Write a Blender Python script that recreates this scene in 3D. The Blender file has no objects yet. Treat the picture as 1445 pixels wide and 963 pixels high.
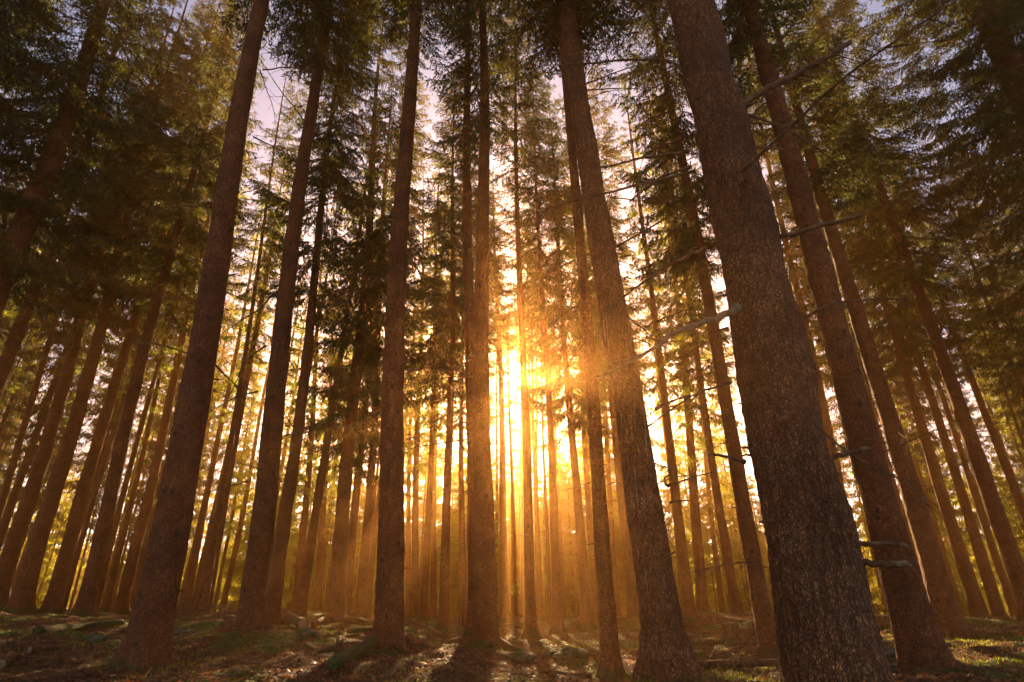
import bpy, math, random
import numpy as np
from mathutils import Vector, Matrix, noise as mnoise

random.seed(7)
RNG = np.random.default_rng(7)
S = bpy.context.scene
COL = S.collection

# ------------------------------------------------------------------ camera
EYE = 0.80
FPX, PITCH = 831.0, math.radians(24.5)          # focal length in photo pixels (1445 wide), tilt up
cd = bpy.data.cameras.new('camera')
cam = bpy.data.objects.new('camera', cd)
COL.objects.link(cam)
cam.location = (0, 0, EYE)
cam.rotation_euler = (math.pi / 2 + PITCH, 0, 0)
cd.sensor_width = 36.0
cd.lens = FPX / 1445 * 36
cd.clip_start, cd.clip_end = 0.05, 2000
S.camera = cam

# ------------------------------------------------------------------ world, sun, exposure
SUN_EL, SUN_AZ = math.radians(20.3), math.radians(-0.3)     # straight ahead, a little above the far crowns
SUN_DIR = Vector((math.sin(SUN_AZ) * math.cos(SUN_EL), math.cos(SUN_AZ) * math.cos(SUN_EL), math.sin(SUN_EL)))
W = bpy.data.worlds.new('World')
S.world = W
W.use_nodes = True
nt = W.node_tree
bg = nt.nodes['Background']
sky = nt.nodes.new('ShaderNodeTexSky')
sky.sky_type = 'NISHITA'
sky.sun_disc = False
sky.sun_elevation = SUN_EL
sky.sun_rotation = SUN_AZ
sky.air_density, sky.dust_density, sky.ozone_density = 0.65, 0.9, 0.0
tc = nt.nodes.new('ShaderNodeTexCoord')
dot = nt.nodes.new('ShaderNodeVectorMath'); dot.operation = 'DOT_PRODUCT'
dot.inputs[1].default_value = SUN_DIR
nt.links.new(tc.outputs['Generated'], dot.inputs[0])
disc = nt.nodes.new('ShaderNodeMapRange')                     # the sun's own disc in the sky
disc.inputs['From Min'].default_value = math.cos(math.radians(0.95))
disc.inputs['From Max'].default_value = math.cos(math.radians(0.55))
disc.inputs['To Min'].default_value = 0
disc.inputs['To Max'].default_value = 900
nt.links.new(dot.outputs['Value'], disc.inputs['Value'])
dcol = nt.nodes.new('ShaderNodeVectorMath'); dcol.operation = 'SCALE'
dcol.inputs[0].default_value = (1.0, 0.85, 0.55)
nt.links.new(disc.outputs['Result'], dcol.inputs['Scale'])
add = nt.nodes.new('ShaderNodeVectorMath'); add.operation = 'ADD'
nt.links.new(sky.outputs['Color'], add.inputs[0])
nt.links.new(dcol.outputs[0], add.inputs[1])
nt.links.new(add.outputs[0], bg.inputs['Color'])
bg.inputs['Strength'].default_value = 0.05

sl = bpy.data.lights.new('sun', 'SUN')
sl.energy = 5.0
sl.angle = math.radians(0.53)
sl.color = (1.0, 0.68, 0.34)
sun = bpy.data.objects.new('sun', sl)
COL.objects.link(sun)
sun.location = SUN_DIR * 100
sun.rotation_euler = (-SUN_DIR).to_track_quat('-Z', 'Y').to_euler()

S.view_settings.view_transform = 'Standard'
S.view_settings.look = 'None'
S.view_settings.exposure = 2.4
S.view_settings.gamma = 1.0
S.render.engine = 'CYCLES'
cy = S.cycles
cy.use_denoising = True
try:
    cy.denoiser = 'OPENIMAGEDENOISE'
except Exception:
    pass
cy.max_bounces = 6
cy.diffuse_bounces = 3
cy.glossy_bounces = 2
cy.transmission_bounces = 4
cy.volume_bounces = 1
cy.sample_clamp_indirect = 6.0
cy.use_adaptive_sampling = False

# ------------------------------------------------------------------ helpers
def cam_ray(px, py):
    xc, yc = (px - 722.5) / FPX, (481.5 - py) / FPX
    c, s = math.cos(PITCH), math.sin(PITCH)
    return Vector((xc, c - yc * s, s + yc * c))

def at(px, py, Y):
    """World point seen at photo pixel (px, py) whose distance ahead is Y."""
    d = cam_ray(px, py)
    return Vector((0, 0, EYE)) + d * (Y / d.y)

def cam_depth(p):
    return p.y * math.cos(PITCH) + (p.z - EYE) * math.sin(PITCH)

def mesh_np(name, verts, faces, mat, smooth=False):
    """verts (n,3); faces: (m,3) or (m,4) int array, or a list of such arrays."""
    if not isinstance(faces, list):
        faces = [faces]
    me = bpy.data.meshes.new(name)
    verts = np.asarray(verts, dtype=np.float32)
    me.vertices.add(len(verts))
    me.vertices.foreach_set('co', verts.ravel())
    loops = np.concatenate([np.asarray(f, dtype=np.int32).ravel() for f in faces])
    tot = np.concatenate([np.full(len(f), np.asarray(f).shape[1], dtype=np.int32) for f in faces])
    start = np.concatenate([[0], np.cumsum(tot)[:-1]]).astype(np.int32)
    me.loops.add(len(loops))
    me.loops.foreach_set('vertex_index', loops)
    me.polygons.add(len(tot))
    me.polygons.foreach_set('loop_start', start)
    me.polygons.foreach_set('loop_total', tot)
    me.polygons.foreach_set('use_smooth', np.full(len(tot), smooth, dtype=bool))
    me.update(calc_edges=True)
    me.validate()
    if mat:
        me.materials.append(mat)
    return me

def link(name, me, parent=None, loc=(0, 0, 0)):
    o = bpy.data.objects.new(name, me)
    COL.objects.link(o)
    o.location = loc
    if parent:
        o.parent = parent
    return o

def tag(o, label=None, cat=None, group=None, kind=None):
    if label: o['label'] = label
    if cat: o['category'] = cat
    if group: o['group'] = group
    if kind: o['kind'] = kind
    return o

def tube(points, radii, seg=6, jitter=0.0, cap=True):
    """Tapered tube along a polyline. Returns verts, quads, tris."""
    P = np.array([tuple(p) for p in points], float)
    n = len(P)
    T = np.gradient(P, axis=0)
    T /= np.linalg.norm(T, axis=1)[:, None] + 1e-9
    ref = np.array([0, 0, 1.0]) if abs(T[0][2]) < 0.8 else np.array([1.0, 0, 0])
    V = []
    for i in range(n):
        a = np.cross(T[i], ref); a /= np.linalg.norm(a) + 1e-9
        b = np.cross(T[i], a)
        for k in range(seg):
            th = 2 * math.pi * k / seg
            r = radii[i] * (1 + jitter * random.uniform(-1, 1))
            V.append(P[i] + r * (math.cos(th) * a + math.sin(th) * b))
    q = []
    for i in range(n - 1):
        for k in range(seg):
            k2 = (k + 1) % seg
            q.append((i * seg + k, i * seg + k2, (i + 1) * seg + k2, (i + 1) * seg + k))
    t = []
    if cap:
        V.append(P[-1]); c = len(V) - 1
        for k in range(seg):
            t.append(((n - 1) * seg + k, (n - 1) * seg + (k + 1) % seg, c))
        V.append(P[0]); c = len(V) - 1
        for k in range(seg):
            t.append(((k + 1) % seg, k, c))
    return np.array(V), np.array(q), np.array(t).reshape(-1, 3)

class Acc:
    """Collects pieces of ONE part."""
    def __init__(s): s.V, s.Q, s.T, s.n = [], [], [], 0
    def add(s, V, Q=None, T=None):
        V = np.asarray(V)
        s.V.append(V)
        if Q is not None and len(Q): s.Q.append(np.asarray(Q) + s.n)
        if T is not None and len(T): s.T.append(np.asarray(T) + s.n)
        s.n += len(V)
    def mesh(s, name, mat, smooth=False):
        f = []
        if s.Q: f.append(np.concatenate(s.Q))
        if s.T: f.append(np.concatenate(s.T))
        return mesh_np(name, np.concatenate(s.V), f, mat, smooth)

def curve_pts(ctrl, n):
    """Catmull-Rom through control points."""
    C = [Vector(c) for c in ctrl]
    C = [C[0] * 2 - C[1]] + C + [C[-1] * 2 - C[-2]]
    out = []
    m = len(C) - 3
    for i in range(n):
        u = i / (n - 1) * m
        k = min(int(u), m - 1); t = u - k
        p0, p1, p2, p3 = C[k:k + 4]
        out.append(0.5 * ((2 * p1) + (p2 - p0) * t + (2 * p0 - 5 * p1 + 4 * p2 - p3) * t * t + (3 * p1 - p0 - 3 * p2 + p3) * t ** 3))
    return out

# ------------------------------------------------------------------ materials
def new_mat(name):
    m = bpy.data.materials.new(name)
    m.use_nodes = True
    t = m.node_tree
    b = t.nodes['Principled BSDF']
    return m, t, b

def ramp(t, stops):
    r = t.nodes.new('ShaderNodeValToRGB')
    e = r.color_ramp.elements
    while len(e) < len(stops): e.new(0.5)
    for el, (p, c) in zip(e, stops):
        el.position = p
        el.color = (*c, 1)
    return r

def bark_mat(name, cols, flake, bump, lichen=0.25, knots=0.5, moss_z=0.0, streak=0.0, plates=0.7):
    m, t, b = new_mat(name)
    N, L = t.nodes, t.links
    tc = N.new('ShaderNodeTexCoord')
    oi = N.new('ShaderNodeObjectInfo')
    off = N.new('ShaderNodeVectorMath'); off.operation = 'MULTIPLY_ADD'
    off.inputs[1].default_value = (1, 1, 1)
    sc = N.new('ShaderNodeVectorMath'); sc.operation = 'SCALE'
    sc.inputs[0].default_value = (31.7, 17.3, 53.1)
    L.new(oi.outputs['Random'], sc.inputs['Scale'])
    L.new(tc.outputs['Object'], off.inputs[0])
    L.new(sc.outputs[0], off.inputs[2])
    mp = N.new('ShaderNodeMapping'); mp.inputs['Scale'].default_value = (1, 1, 0.55)
    L.new(off.outputs[0], mp.inputs['Vector'])
    # warp
    nw = N.new('ShaderNodeTexNoise'); nw.inputs['Scale'].default_value = flake * 0.6; nw.inputs['Detail'].default_value = 3
    L.new(mp.outputs[0], nw.inputs['Vector'])
    wm = N.new('ShaderNodeVectorMath'); wm.operation = 'MULTIPLY_ADD'
    wm.inputs[1].default_value = (1.6 / flake,) * 3
    L.new(nw.outputs['Color'], wm.inputs[0]); L.new(mp.outputs[0], wm.inputs[2])
    vo = N.new('ShaderNodeTexVoronoi'); vo.feature = 'DISTANCE_TO_EDGE'; vo.inputs['Scale'].default_value = flake
    L.new(wm.outputs[0], vo.inputs['Vector'])
    vc = N.new('ShaderNodeTexVoronoi'); vc.inputs['Scale'].default_value = flake
    L.new(wm.outputs[0], vc.inputs['Vector'])
    n2 = N.new('ShaderNodeTexNoise'); n2.inputs['Scale'].default_value = 3.2; n2.inputs['Detail'].default_value = 8; n2.inputs['Roughness'].default_value = 0.7
    L.new(off.outputs[0], n2.inputs['Vector'])
    n3 = N.new('ShaderNodeTexNoise'); n3.inputs['Scale'].default_value = flake * 3; n3.inputs['Detail'].default_value = 6
    L.new(mp.outputs[0], n3.inputs['Vector'])
    r1 = ramp(t, [(0.25, cols[0]), (0.5, cols[1]), (0.72, cols[2])])
    L.new(n2.outputs['Fac'], r1.inputs['Fac'])
    # flake to flake tint
    hs = N.new('ShaderNodeHueSaturation')
    vr = N.new('ShaderNodeMapRange'); vr.inputs['To Min'].default_value = 0.70; vr.inputs['To Max'].default_value = 1.32
    sp = N.new('ShaderNodeSeparateColor'); L.new(vc.outputs['Color'], sp.inputs[0])
    L.new(sp.outputs[0], vr.inputs['Value'])
    L.new(vr.outputs[0], hs.inputs['Value']); L.new(r1.outputs[0], hs.inputs['Color'])
    # broad weathered patches
    nb_ = N.new('ShaderNodeTexNoise'); nb_.inputs['Scale'].default_value = 1.1; nb_.inputs['Detail'].default_value = 9; nb_.inputs['Roughness'].default_value = 0.72
    L.new(off.outputs[0], nb_.inputs['Vector'])
    br_ = N.new('ShaderNodeMapRange'); br_.inputs['From Min'].default_value = .35; br_.inputs['From Max'].default_value = .65
    br_.inputs['To Min'].default_value = .5; br_.inputs['To Max'].default_value = 1.45
    L.new(nb_.outputs['Fac'], br_.inputs['Value'])
    hs2 = N.new('ShaderNodeHueSaturation'); L.new(br_.outputs[0], hs2.inputs['Value']); L.new(hs.outputs[0], hs2.inputs['Color'])
    hs = hs2
    vp = N.new('ShaderNodeTexVoronoi'); vp.feature = 'DISTANCE_TO_EDGE'; vp.inputs['Scale'].default_value = flake * .3
    mpp = N.new('ShaderNodeMapping'); mpp.inputs['Scale'].default_value = (1.25, 1.25, 0.42)
    L.new(wm.outputs[0], mpp.inputs['Vector']); L.new(mpp.outputs[0], vp.inputs['Vector'])
    pr = N.new('ShaderNodeMapRange'); pr.inputs['From Max'].default_value = 0.10
    L.new(vp.outputs['Distance'], pr.inputs['Value'])
    # crevices
    cr = N.new('ShaderNodeMapRange'); cr.inputs['From Max'].default_value = 0.22
    L.new(vo.outputs['Distance'], cr.inputs['Value'])
    mx = N.new('ShaderNodeMix'); mx.data_type = 'RGBA'
    mx.inputs[6].default_value = (*[c * 0.75 for c in cols[0]], 1)
    pm = N.new('ShaderNodeMapRange'); pm.inputs['To Min'].default_value = 1 - min(.8, plates * .35)
    L.new(pr.outputs[0], pm.inputs['Value'])
    cm_ = N.new('ShaderNodeMath'); cm_.operation = 'MULTIPLY'
    L.new(cr.outputs[0], cm_.inputs[0]); L.new(pm.outputs[0], cm_.inputs[1])
    L.new(cm_.outputs[0], mx.inputs[0]); L.new(hs.outputs[0], mx.inputs[7])
    # knots where old whorls fell off
    kn = N.new('ShaderNodeTexVoronoi'); kn.inputs['Scale'].default_value = 3.4
    mk = N.new('ShaderNodeMapping'); mk.inputs['Scale'].default_value = (1.3, 1.3, 0.85)
    L.new(off.outputs[0], mk.inputs['Vector']); L.new(mk.outputs[0], kn.inputs['Vector'])
    kr = N.new('ShaderNodeMapRange'); kr.inputs['From Min'].default_value = 0.08; kr.inputs['From Max'].default_value = 0.19
    kr.inputs['To Min'].default_value = knots; kr.inputs['To Max'].default_value = 0
    L.new(kn.outputs['Distance'], kr.inputs['Value'])
    mx2 = N.new('ShaderNodeMix'); mx2.data_type = 'RGBA'
    mx2.inputs[7].default_value = (0.025, 0.016, 0.012, 1)
    L.new(kr.outputs[0], mx2.inputs[0]); L.new(mx.outputs[2], mx2.inputs[6])
    # pale lichen flecks
    nl = N.new('ShaderNodeTexNoise'); nl.inputs['Scale'].default_value = 14; nl.inputs['Detail'].default_value = 5
    L.new(off.outputs[0], nl.inputs['Vector'])
    lr = N.new('ShaderNodeMapRange'); lr.inputs['From Min'].default_value = 0.62; lr.inputs['From Max'].default_value = 0.74
    lr.inputs['To Max'].default_value = lichen
    L.new(nl.outputs['Fac'], lr.inputs['Value'])
    mx3 = N.new('ShaderNodeMix'); mx3.data_type = 'RGBA'
    mx3.inputs[7].default_value = (0.30, 0.28, 0.21, 1)
    L.new(lr.outputs[0], mx3.inputs[0]); L.new(mx2.outputs[2], mx3.inputs[6])
    last = mx3.outputs[2]
    if streak:                                                 # pale dried resin running down the trunk
        ms_ = N.new('ShaderNodeMapping'); ms_.inputs['Scale'].default_value = (16, 16, 0.55)
        L.new(off.outputs[0], ms_.inputs['Vector'])
        ns_ = N.new('ShaderNodeTexNoise'); ns_.inputs['Scale'].default_value = 1.0; ns_.inputs['Detail'].default_value = 7; ns_.inputs['Roughness'].default_value = 0.7
        L.new(ms_.outputs[0], ns_.inputs['Vector'])
        sr_ = N.new('ShaderNodeMapRange'); sr_.inputs['From Min'].default_value = 0.60; sr_.inputs['From Max'].default_value = 0.68
        sr_.inputs['To Max'].default_value = streak
        L.new(ns_.outputs['Fac'], sr_.inputs['Value'])
        mxs = N.new('ShaderNodeMix'); mxs.data_type = 'RGBA'
        mxs.inputs[7].default_value = (0.52, 0.45, 0.33, 1)
        L.new(sr_.outputs[0], mxs.inputs[0]); L.new(last, mxs.inputs[6])
        last = mxs.outputs[2]
    if moss_z > 0:                                             # moss growing on the butt and the roots
        sx = N.new('ShaderNodeSeparateXYZ'); L.new(tc.outputs['Object'], sx.inputs[0])
        nm = N.new('ShaderNodeTexNoise'); nm.inputs['Scale'].default_value = 5; nm.inputs['Detail'].default_value = 6
        L.new(off.outputs[0], nm.inputs['Vector'])
        ad = N.new('ShaderNodeMath'); ad.operation = 'MULTIPLY_ADD'; ad.inputs[1].default_value = -1.3 * moss_z; 
        L.new(nm.outputs['Fac'], ad.inputs[0]); L.new(sx.outputs['Z'], ad.inputs[2])
        mr = N.new('ShaderNodeMapRange'); mr.inputs['From Min'].default_value = -0.55 * moss_z; mr.inputs['From Max'].default_value = -0.2 * moss_z
        mr.inputs['To Min'].default_value = 0.9; mr.inputs['To Max'].default_value = 0
        L.new(ad.outputs[0], mr.inputs['Value'])
        mx4 = N.new('ShaderNodeMix'); mx4.data_type = 'RGBA'
        mx4.inputs[7].default_value = (0.055, 0.075, 0.014, 1)
        L.new(mr.outputs[0], mx4.inputs[0]); L.new(last, mx4.inputs[6])
        last = mx4.outputs[2]
    L.new(last, b.inputs['Base Color'])
    b.inputs['Roughness'].default_value = 0.85
    b.inputs['Specular IOR Level'].default_value = 0.25
    # height
    h1 = N.new('ShaderNodeMath'); h1.operation = 'MULTIPLY_ADD'; h1.inputs[1].default_value = 0.5
    L.new(n3.outputs['Fac'], h1.inputs[0]); L.new(cr.outputs[0], h1.inputs[2])
    h2 = N.new('ShaderNodeMath'); h2.operation = 'MULTIPLY_ADD'; h2.inputs[1].default_value = 1.0
    L.new(kr.outputs[0], h2.inputs[0]); L.new(h1.outputs[0], h2.inputs[2])
    h3 = N.new('ShaderNodeMath'); h3.operation = 'MULTIPLY_ADD'; h3.inputs[1].default_value = plates
    L.new(pr.outputs[0], h3.inputs[0]); L.new(h2.outputs[0], h3.inputs[2]); h2 = h3
    bp = N.new('ShaderNodeBump'); bp.inputs['Strength'].default_value = 0.9; bp.inputs['Distance'].default_value = bump
    L.new(h2.outputs[0], bp.inputs['Height'])
    L.new(bp.outputs[0], b.inputs['Normal'])
    return m

RED = ((0.13, 0.038, 0.010), (0.27, 0.088, 0.024), (0.36, 0.145, 0.050))
GREY = ((0.14, 0.050, 0.016), (0.29, 0.115, 0.040), (0.38, 0.185, 0.080))
M_bark = bark_mat('spruce_bark', RED, 52, 0.009, 0.10, 0.85, 0.5, 0.0, 1.5)
M_bark_big = bark_mat('scaly_spruce_bark', GREY, 50, 0.012, 0.06, 0.15, 0.2, 0.0, 2.2)
M_bark_rough = bark_mat('rough_spruce_bark', GREY, 44, 0.014, 0.12, 0.4, 0.25, 0.8, 2.0)

def simple_noise_mat(name, stops, scale, rough=0.9, bump=0.0, bscale=40, stretch=(1, 1, 1)):
    m, t, b = new_mat(name)
    N, L = t.nodes, t.links
    tc = N.new('ShaderNodeTexCoord')
    mp = N.new('ShaderNodeMapping'); mp.inputs['Scale'].default_value = stretch
    L.new(tc.outputs['Object'], mp.inputs['Vector'])
    n = N.new('ShaderNodeTexNoise'); n.inputs['Scale'].default_value = scale; n.inputs['Detail'].default_value = 7; n.inputs['Roughness'].default_value = 0.65
    L.new(mp.outputs[0], n.inputs['Vector'])
    r = ramp(t, stops); L.new(n.outputs['Fac'], r.inputs['Fac'])
    L.new(r.outputs[0], b.inputs['Base Color'])
    b.inputs['Roughness'].default_value = rough
    b.inputs['Specular IOR Level'].default_value = 0.2
    if bump:
        n2 = N.new('ShaderNodeTexNoise'); n2.inputs['Scale'].default_value = bscale; n2.inputs['Detail'].default_value = 6
        L.new(mp.outputs[0], n2.inputs['Vector'])
        bp = N.new('ShaderNodeBump'); bp.inputs['Distance'].default_value = bump
        L.new(n2.outputs['Fac'], bp.inputs['Height']); L.new(bp.outputs[0], b.inputs['Normal'])
    return m

M_dead = simple_noise_mat('dead_wood', [(0.3, (0.06, 0.025, 0.010)), (0.55, (0.17, 0.080, 0.034)), (0.75, (0.30, 0.18, 0.09))], 9, 0.85, 0.004, 60)
M_split = simple_noise_mat('pale_split_wood', [(0.3, (0.14, 0.08, 0.04)), (0.7, (0.34, 0.22, 0.12))], 25, 0.8, 0.004, 80)
M_pale_lit_dead = simple_noise_mat('pale_lit_dead_wood', [(0.3, (0.12, 0.06, 0.03)), (0.55, (0.27, 0.165, 0.085)), (0.75, (0.42, 0.30, 0.18))], 14, 0.85, 0.004, 70)  # lighter than dead_wood: sunlight on one branch is put into its colour
M_stone = simple_noise_mat('mossy_stone', [(0.38, (0.035, 0.05, 0.012)), (0.5, (0.07, 0.08, 0.02)), (0.62, (0.12, 0.10, 0.08))], 6, 0.95, 0.02, 25)

def leaf_mat(name, dcol, tcol, var=0.35, mix=0.5):
    m, t, b = new_mat(name)
    N, L = t.nodes, t.links
    tc = N.new('ShaderNodeTexCoord')
    n = N.new('ShaderNodeTexNoise'); n.inputs['Scale'].default_value = 1.3; n.inputs['Detail'].default_value = 5
    L.new(tc.outputs['Object'], n.inputs['Vector'])
    vr = N.new('ShaderNodeMapRange'); vr.inputs['From Min'].default_value = 0.3; vr.inputs['From Max'].default_value = 0.7
    vr.inputs['To Min'].default_value = 1 - var; vr.inputs['To Max'].default_value = 1 + var
    L.new(n.outputs['Fac'], vr.inputs['Value'])
    oi = N.new('ShaderNodeObjectInfo')
    hr = N.new('ShaderNodeMapRange'); hr.inputs['To Min'].default_value = 0.485; hr.inputs['To Max'].default_value = 0.515
    L.new(oi.outputs['Random'], hr.inputs['Value'])
    outs = []
    for c in (dcol, tcol):
        h = N.new('ShaderNodeHueSaturation'); h.inputs['Color'].default_value = (*c, 1)
        L.new(vr.outputs[0], h.inputs['Value']); L.new(hr.outputs[0], h.inputs['Hue'])
        outs.append(h)
    b.inputs['Roughness'].default_value = 0.6
    b.inputs['Specular IOR Level'].default_value = 0.3
    L.new(outs[0].outputs[0], b.inputs['Base Color'])
    tr = N.new('ShaderNodeBsdfTranslucent'); L.new(outs[1].outputs[0], tr.inputs['Color'])
    ms = N.new('ShaderNodeMixShader'); ms.inputs[0].default_value = mix
    L.new(b.outputs[0], ms.inputs[1]); L.new(tr.outputs[0], ms.inputs[2])
    L.new(ms.outputs[0], N['Material Output'].inputs['Surface'])
    return m

M_needle = leaf_mat('spruce_needles', (0.045, 0.060, 0.014), (0.40, 0.42, 0.035), 0.35, 0.62)
M_needle_shaded = leaf_mat('shaded_spruce_needles', (0.030, 0.044, 0.012), (0.13, 0.14, 0.018), 0.35, 0.42)  # darker, less translucent copy; shade of near and side crowns put into the colour
M_moss = leaf_mat('moss_blades', (0.11, 0.15, 0.010), (0.38, 0.46, 0.02), 0.4, 0.62)
M_straw = leaf_mat('dry_grass', (0.20, 0.125, 0.035), (0.30, 0.19, 0.045), 0.35, 0.4)
M_leaf = leaf_mat('fallen_leaves', (0.26, 0.105, 0.038), (0.30, 0.11, 0.02), 0.55, 0.35)

# ------------------------------------------------------------------ tree table (measured on the photograph)
# key: base pixel, upper pixel on the axis, width in pixels at the given row, distance ahead, crown base height, bark, label
TREES = [
 # --- left side
 ('thick dark spruce leaning in at the far left edge, trunk cut off by the frame', (-195, 872), (145, 0), 30, 200, 12.5, 7.5, 'r'),
 ('dark spruce beyond the left edge, second trunk crossing the upper left corner', (-112, 868), (62, 366), 20, 440, 17, 8, 'r'),
 ('thin spruce at the left edge showing only a short piece of trunk halfway up', (-190, 866), (30, 383), 7, 420, 28, 9, 'r'),
 ('slim spruce at left edge with bright rim light down its right side', (-46, 858), (88, 433), 10, 600, 24, 8, 'r'),
 ('dark spruce at left edge with a double bright rim on its right side', (-8, 858), (145, 340), 21, 600, 20, 8, 'r'),
 ('broad dark spruce, first whole trunk from the left, without any rim light', (27, 864), (172, 323), 23, 643, 19, 7.5, 'r'),
 ('thin reddish spruce half hidden behind the broad dark left trunk', (36, 858), (143, 440), 9, 640, 29, 7, 'r'),
 ('dark spruce with one long thin golden rim reaching down to the ground', (71, 866), (215, 340), 19, 643, 20, 8, 'r'),
 ('broad dark spruce standing left of a slim one, base on the shaded mossy bank', (116, 874), (254, 323), 22, 643, 18, 8, 'r'),
 ('slim spruce squeezed between two darker trunks left of the big left trunk', (148, 864), (256, 386), 8, 643, 28, 8, 'r'),
 ('medium spruce standing directly left of the big left trunk', (168, 869), (292, 323), 15, 643, 24, 8, 'r'),
 ('big leaning spruce at left with knotty bark and its foot in dark litter', (200, 957), (380, 0), 45, 643, 9.2, 14, 'k'),
 ('straight red spruce right of the big left trunk, moss round its foot, thin dead twigs', (350, 906), (467, 0), 30, 643, 12.0, 14.5, 'k'),
 ('darker spruce standing close behind the red one with mossy foot', (381, 889), (449, 323), 18, 643, 18.0, 8, 'r'),
 ('thin pale spruce right of the dark one beside a short fallen log', (417, 869), (440, 560), 9, 643, 30, 6, 'r'),
 ('thinner pale spruce in front of foliage, left of the spruce with a dead drooping crown', (447, 868), (463, 550), 8, 643, 33, 6, 'r'),
 ('stout spruce whose crown of dry drooping boughs hangs low on the trunk', (473, 882), (511, 400), 20, 643, 20, 5.6, 'r'),
 ('slim straight spruce just left of the tall bare orange trunk', (509, 877), (533, 433), 12, 643, 24, 6.5, 'r'),
 ('tall bare orange spruce with mossy roots spread left of its foot', (547, 928), (586, 0), 34, 643, 10.8, 15, 'k'),
 # --- centre
 ('thin bright spruce just right of the tall bare orange trunk', (585, 876), (596, 400), 9, 643, 28, 7, 'r'),
 ('very thin spruce showing behind the right edge of the tall bare orange trunk', (575, 874), (584, 480), 6, 643, 34, 7, 'r'),
 ('slim spruce left of the one with spreading root feet', (598, 877), (616, 323), 9, 643, 26, 8, 'r'),
 ('thin spruce tucked behind the slim one left of the spreading root feet', (611, 874), (620, 450), 7, 643, 34, 8, 'r'),
 ('spruce with mossy root feet spreading on both sides, left of the twin trunks', (626, 892), (637, 323), 12, 643, 21, 8.5, 'r'),
 ('thin spruce pressed against the left side of the twin trunks', (653, 883), (654, 420), 8, 643, 25, 8, 'r'),
 ('left and rear stem of the twin trunks beside the sun', (673, 905), (662, 110), 20, 643, 13.6, 11.5, 'k'),
 ('right and front stem of the twin trunks, knotty and stout, beside the sun', (687, 918), (680, 100), 27, 643, 12.4, 12, 'k'),
 ('pale hazy spruce directly right of the twin trunks below the sun', (713, 877), (700, 430), 10, 643, 28, 12, 'r'),
 ('hair-thin spruce in the bright haze straight below the sun', (725, 873), (719, 600), 5, 643, 44, 11, 'r'),
 ('dark slim spruce immediately right of the sun with a torn strip of bark', (749, 899), (727, 113), 13, 643, 16.5, 13.5, 'r'),
 ('thin spruce showing right behind the dark slim one beside the sun', (763, 876), (752, 500), 6, 643, 32, 12, 'r'),
 ('spruce with flared foot, second trunk right of the sun', (788, 893), (760, 323), 11, 643, 20.5, 10, 'r'),
 ('hazy spruce with heavy dim crown, third trunk right of the sun', (829, 886), (800, 490), 12, 643, 22, 7, 'r'),
 ('thin spruce in haze between the hazy heavy-crowned one and the grey bare one', (842, 878), (822, 560), 7, 643, 28, 8, 'r'),
 ('slim greyish bare spruce close to the viewer, left of the rough resin-streaked trunk', (864, 966), (797, 80), 20, 643, 9.0, 12.5, 'k'),
 ('slender spruce behind the gap left of the rough resin-streaked trunk', (897, 876), (862, 490), 14, 643, 24, 7.5, 'r'),
 ('rough spruce with pale resin streaks running down its bark', (945, 968), (808, 0), 48, 643, 8.6, 12.5, 'g'),
 # --- right side
 ('hazy spruce just right of the resin-streaked trunk', (993, 869), (973, 643), 13, 643, 26, 6.5, 'r'),
 ('thin far spruce left of the small sunlit stump', (1020, 872), (1003, 710), 7, 710, 34, 6, 'r'),
 ('slim spruce standing behind the small sunlit stump', (1041, 873), (967, 400), 12, 643, 23, 8, 'r'),
 ('curved-foot spruce half hidden by the left edge of the massive scaly trunk', (1088, 930), (980, 343), 22, 643, 13.0, 9, 'r'),
 ('massive scaly-barked spruce with broken dead stubs, widest trunk of all', (1198, 1012), (961, 0), 109, 643, 5.0, 10.5, 'b'),
 ('dim spruce seen between the massive scaly trunk and the next big one', (1222, 878), (1172, 643), 17, 643, 22, 7, 'r'),
 ('big dark spruce right of the massive scaly one, sunlit moss behind its foot', (1313, 967), (1048, 0), 44, 643, 9.0, 12, 'k'),
 ('dark spruce with a long root sweeping right from its foot', (1347, 906), (1083, 0), 26, 643, 14.5, 12, 'k'),
 ('slim dark spruce between the long-rooted one and a narrow pair at right', (1382, 876), (1246, 423), 15, 643, 22, 7.5, 'r'),
 ('narrow dark spruce with a faint bright rim, inner one of the right pair', (1412, 876), (1268, 423), 14, 643, 24, 7.5, 'r'),
 ('heavy dark spruce leaning across the right edge, foot outside the frame', (1462, 882), (1155, 33), 24, 643, 17, 8, 'r'),
 ('thin dark spruce close to the right edge behind the heavy leaning one', (1508, 876), (1364, 513), 12, 640, 25, 8, 'r'),
 ('spruce outside the left edge whose dark boughs fill the upper left corner', (-560, 905), (-170, 200), 30, 400, 10.5, 7.0, 'r'),
 ('spruce outside the left edge whose boughs hang in at mid height', (-420, 880), (-150, 300), 24, 400, 15, 6.5, 'r'),
 ('nearer spruce outside the left edge, only its bough tips reaching the top corner', (-900, 920), (-420, 0), 34, 200, 9.0, 8.5, 'r'),
 ('spruce outside the right edge whose dark boughs hang in below the upper corner', (1900, 900), (1560, 200), 28, 400, 12.5, 7.0, 'r'),
 ('spruce outside the right edge whose boughs hang in at mid height', (1680, 886), (1500, 300), 22, 400, 17, 6.0, 'r'),
 ('nearer spruce outside the right edge, bough tips reaching the extreme upper right corner', (2150, 920), (1780, 0), 34, 200, 9.5, 8.5, 'r'),
 ('black spruce trunk crossing the upper right corner', (1790, 905), (1380, 0), 36, 60, 11.5, 9, 'r'),
 ('thin spruce far behind the gap between the big leaning spruce and the straight red one', (286, 870), (398, 140), 9, 600, 20, 9, 'r'),
]

tree_base = []
for lab, b, u, w, wy, Y, cb, bk in TREES:
    P0 = at(b[0], b[1], Y)
    tree_base.append(P0)

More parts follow.
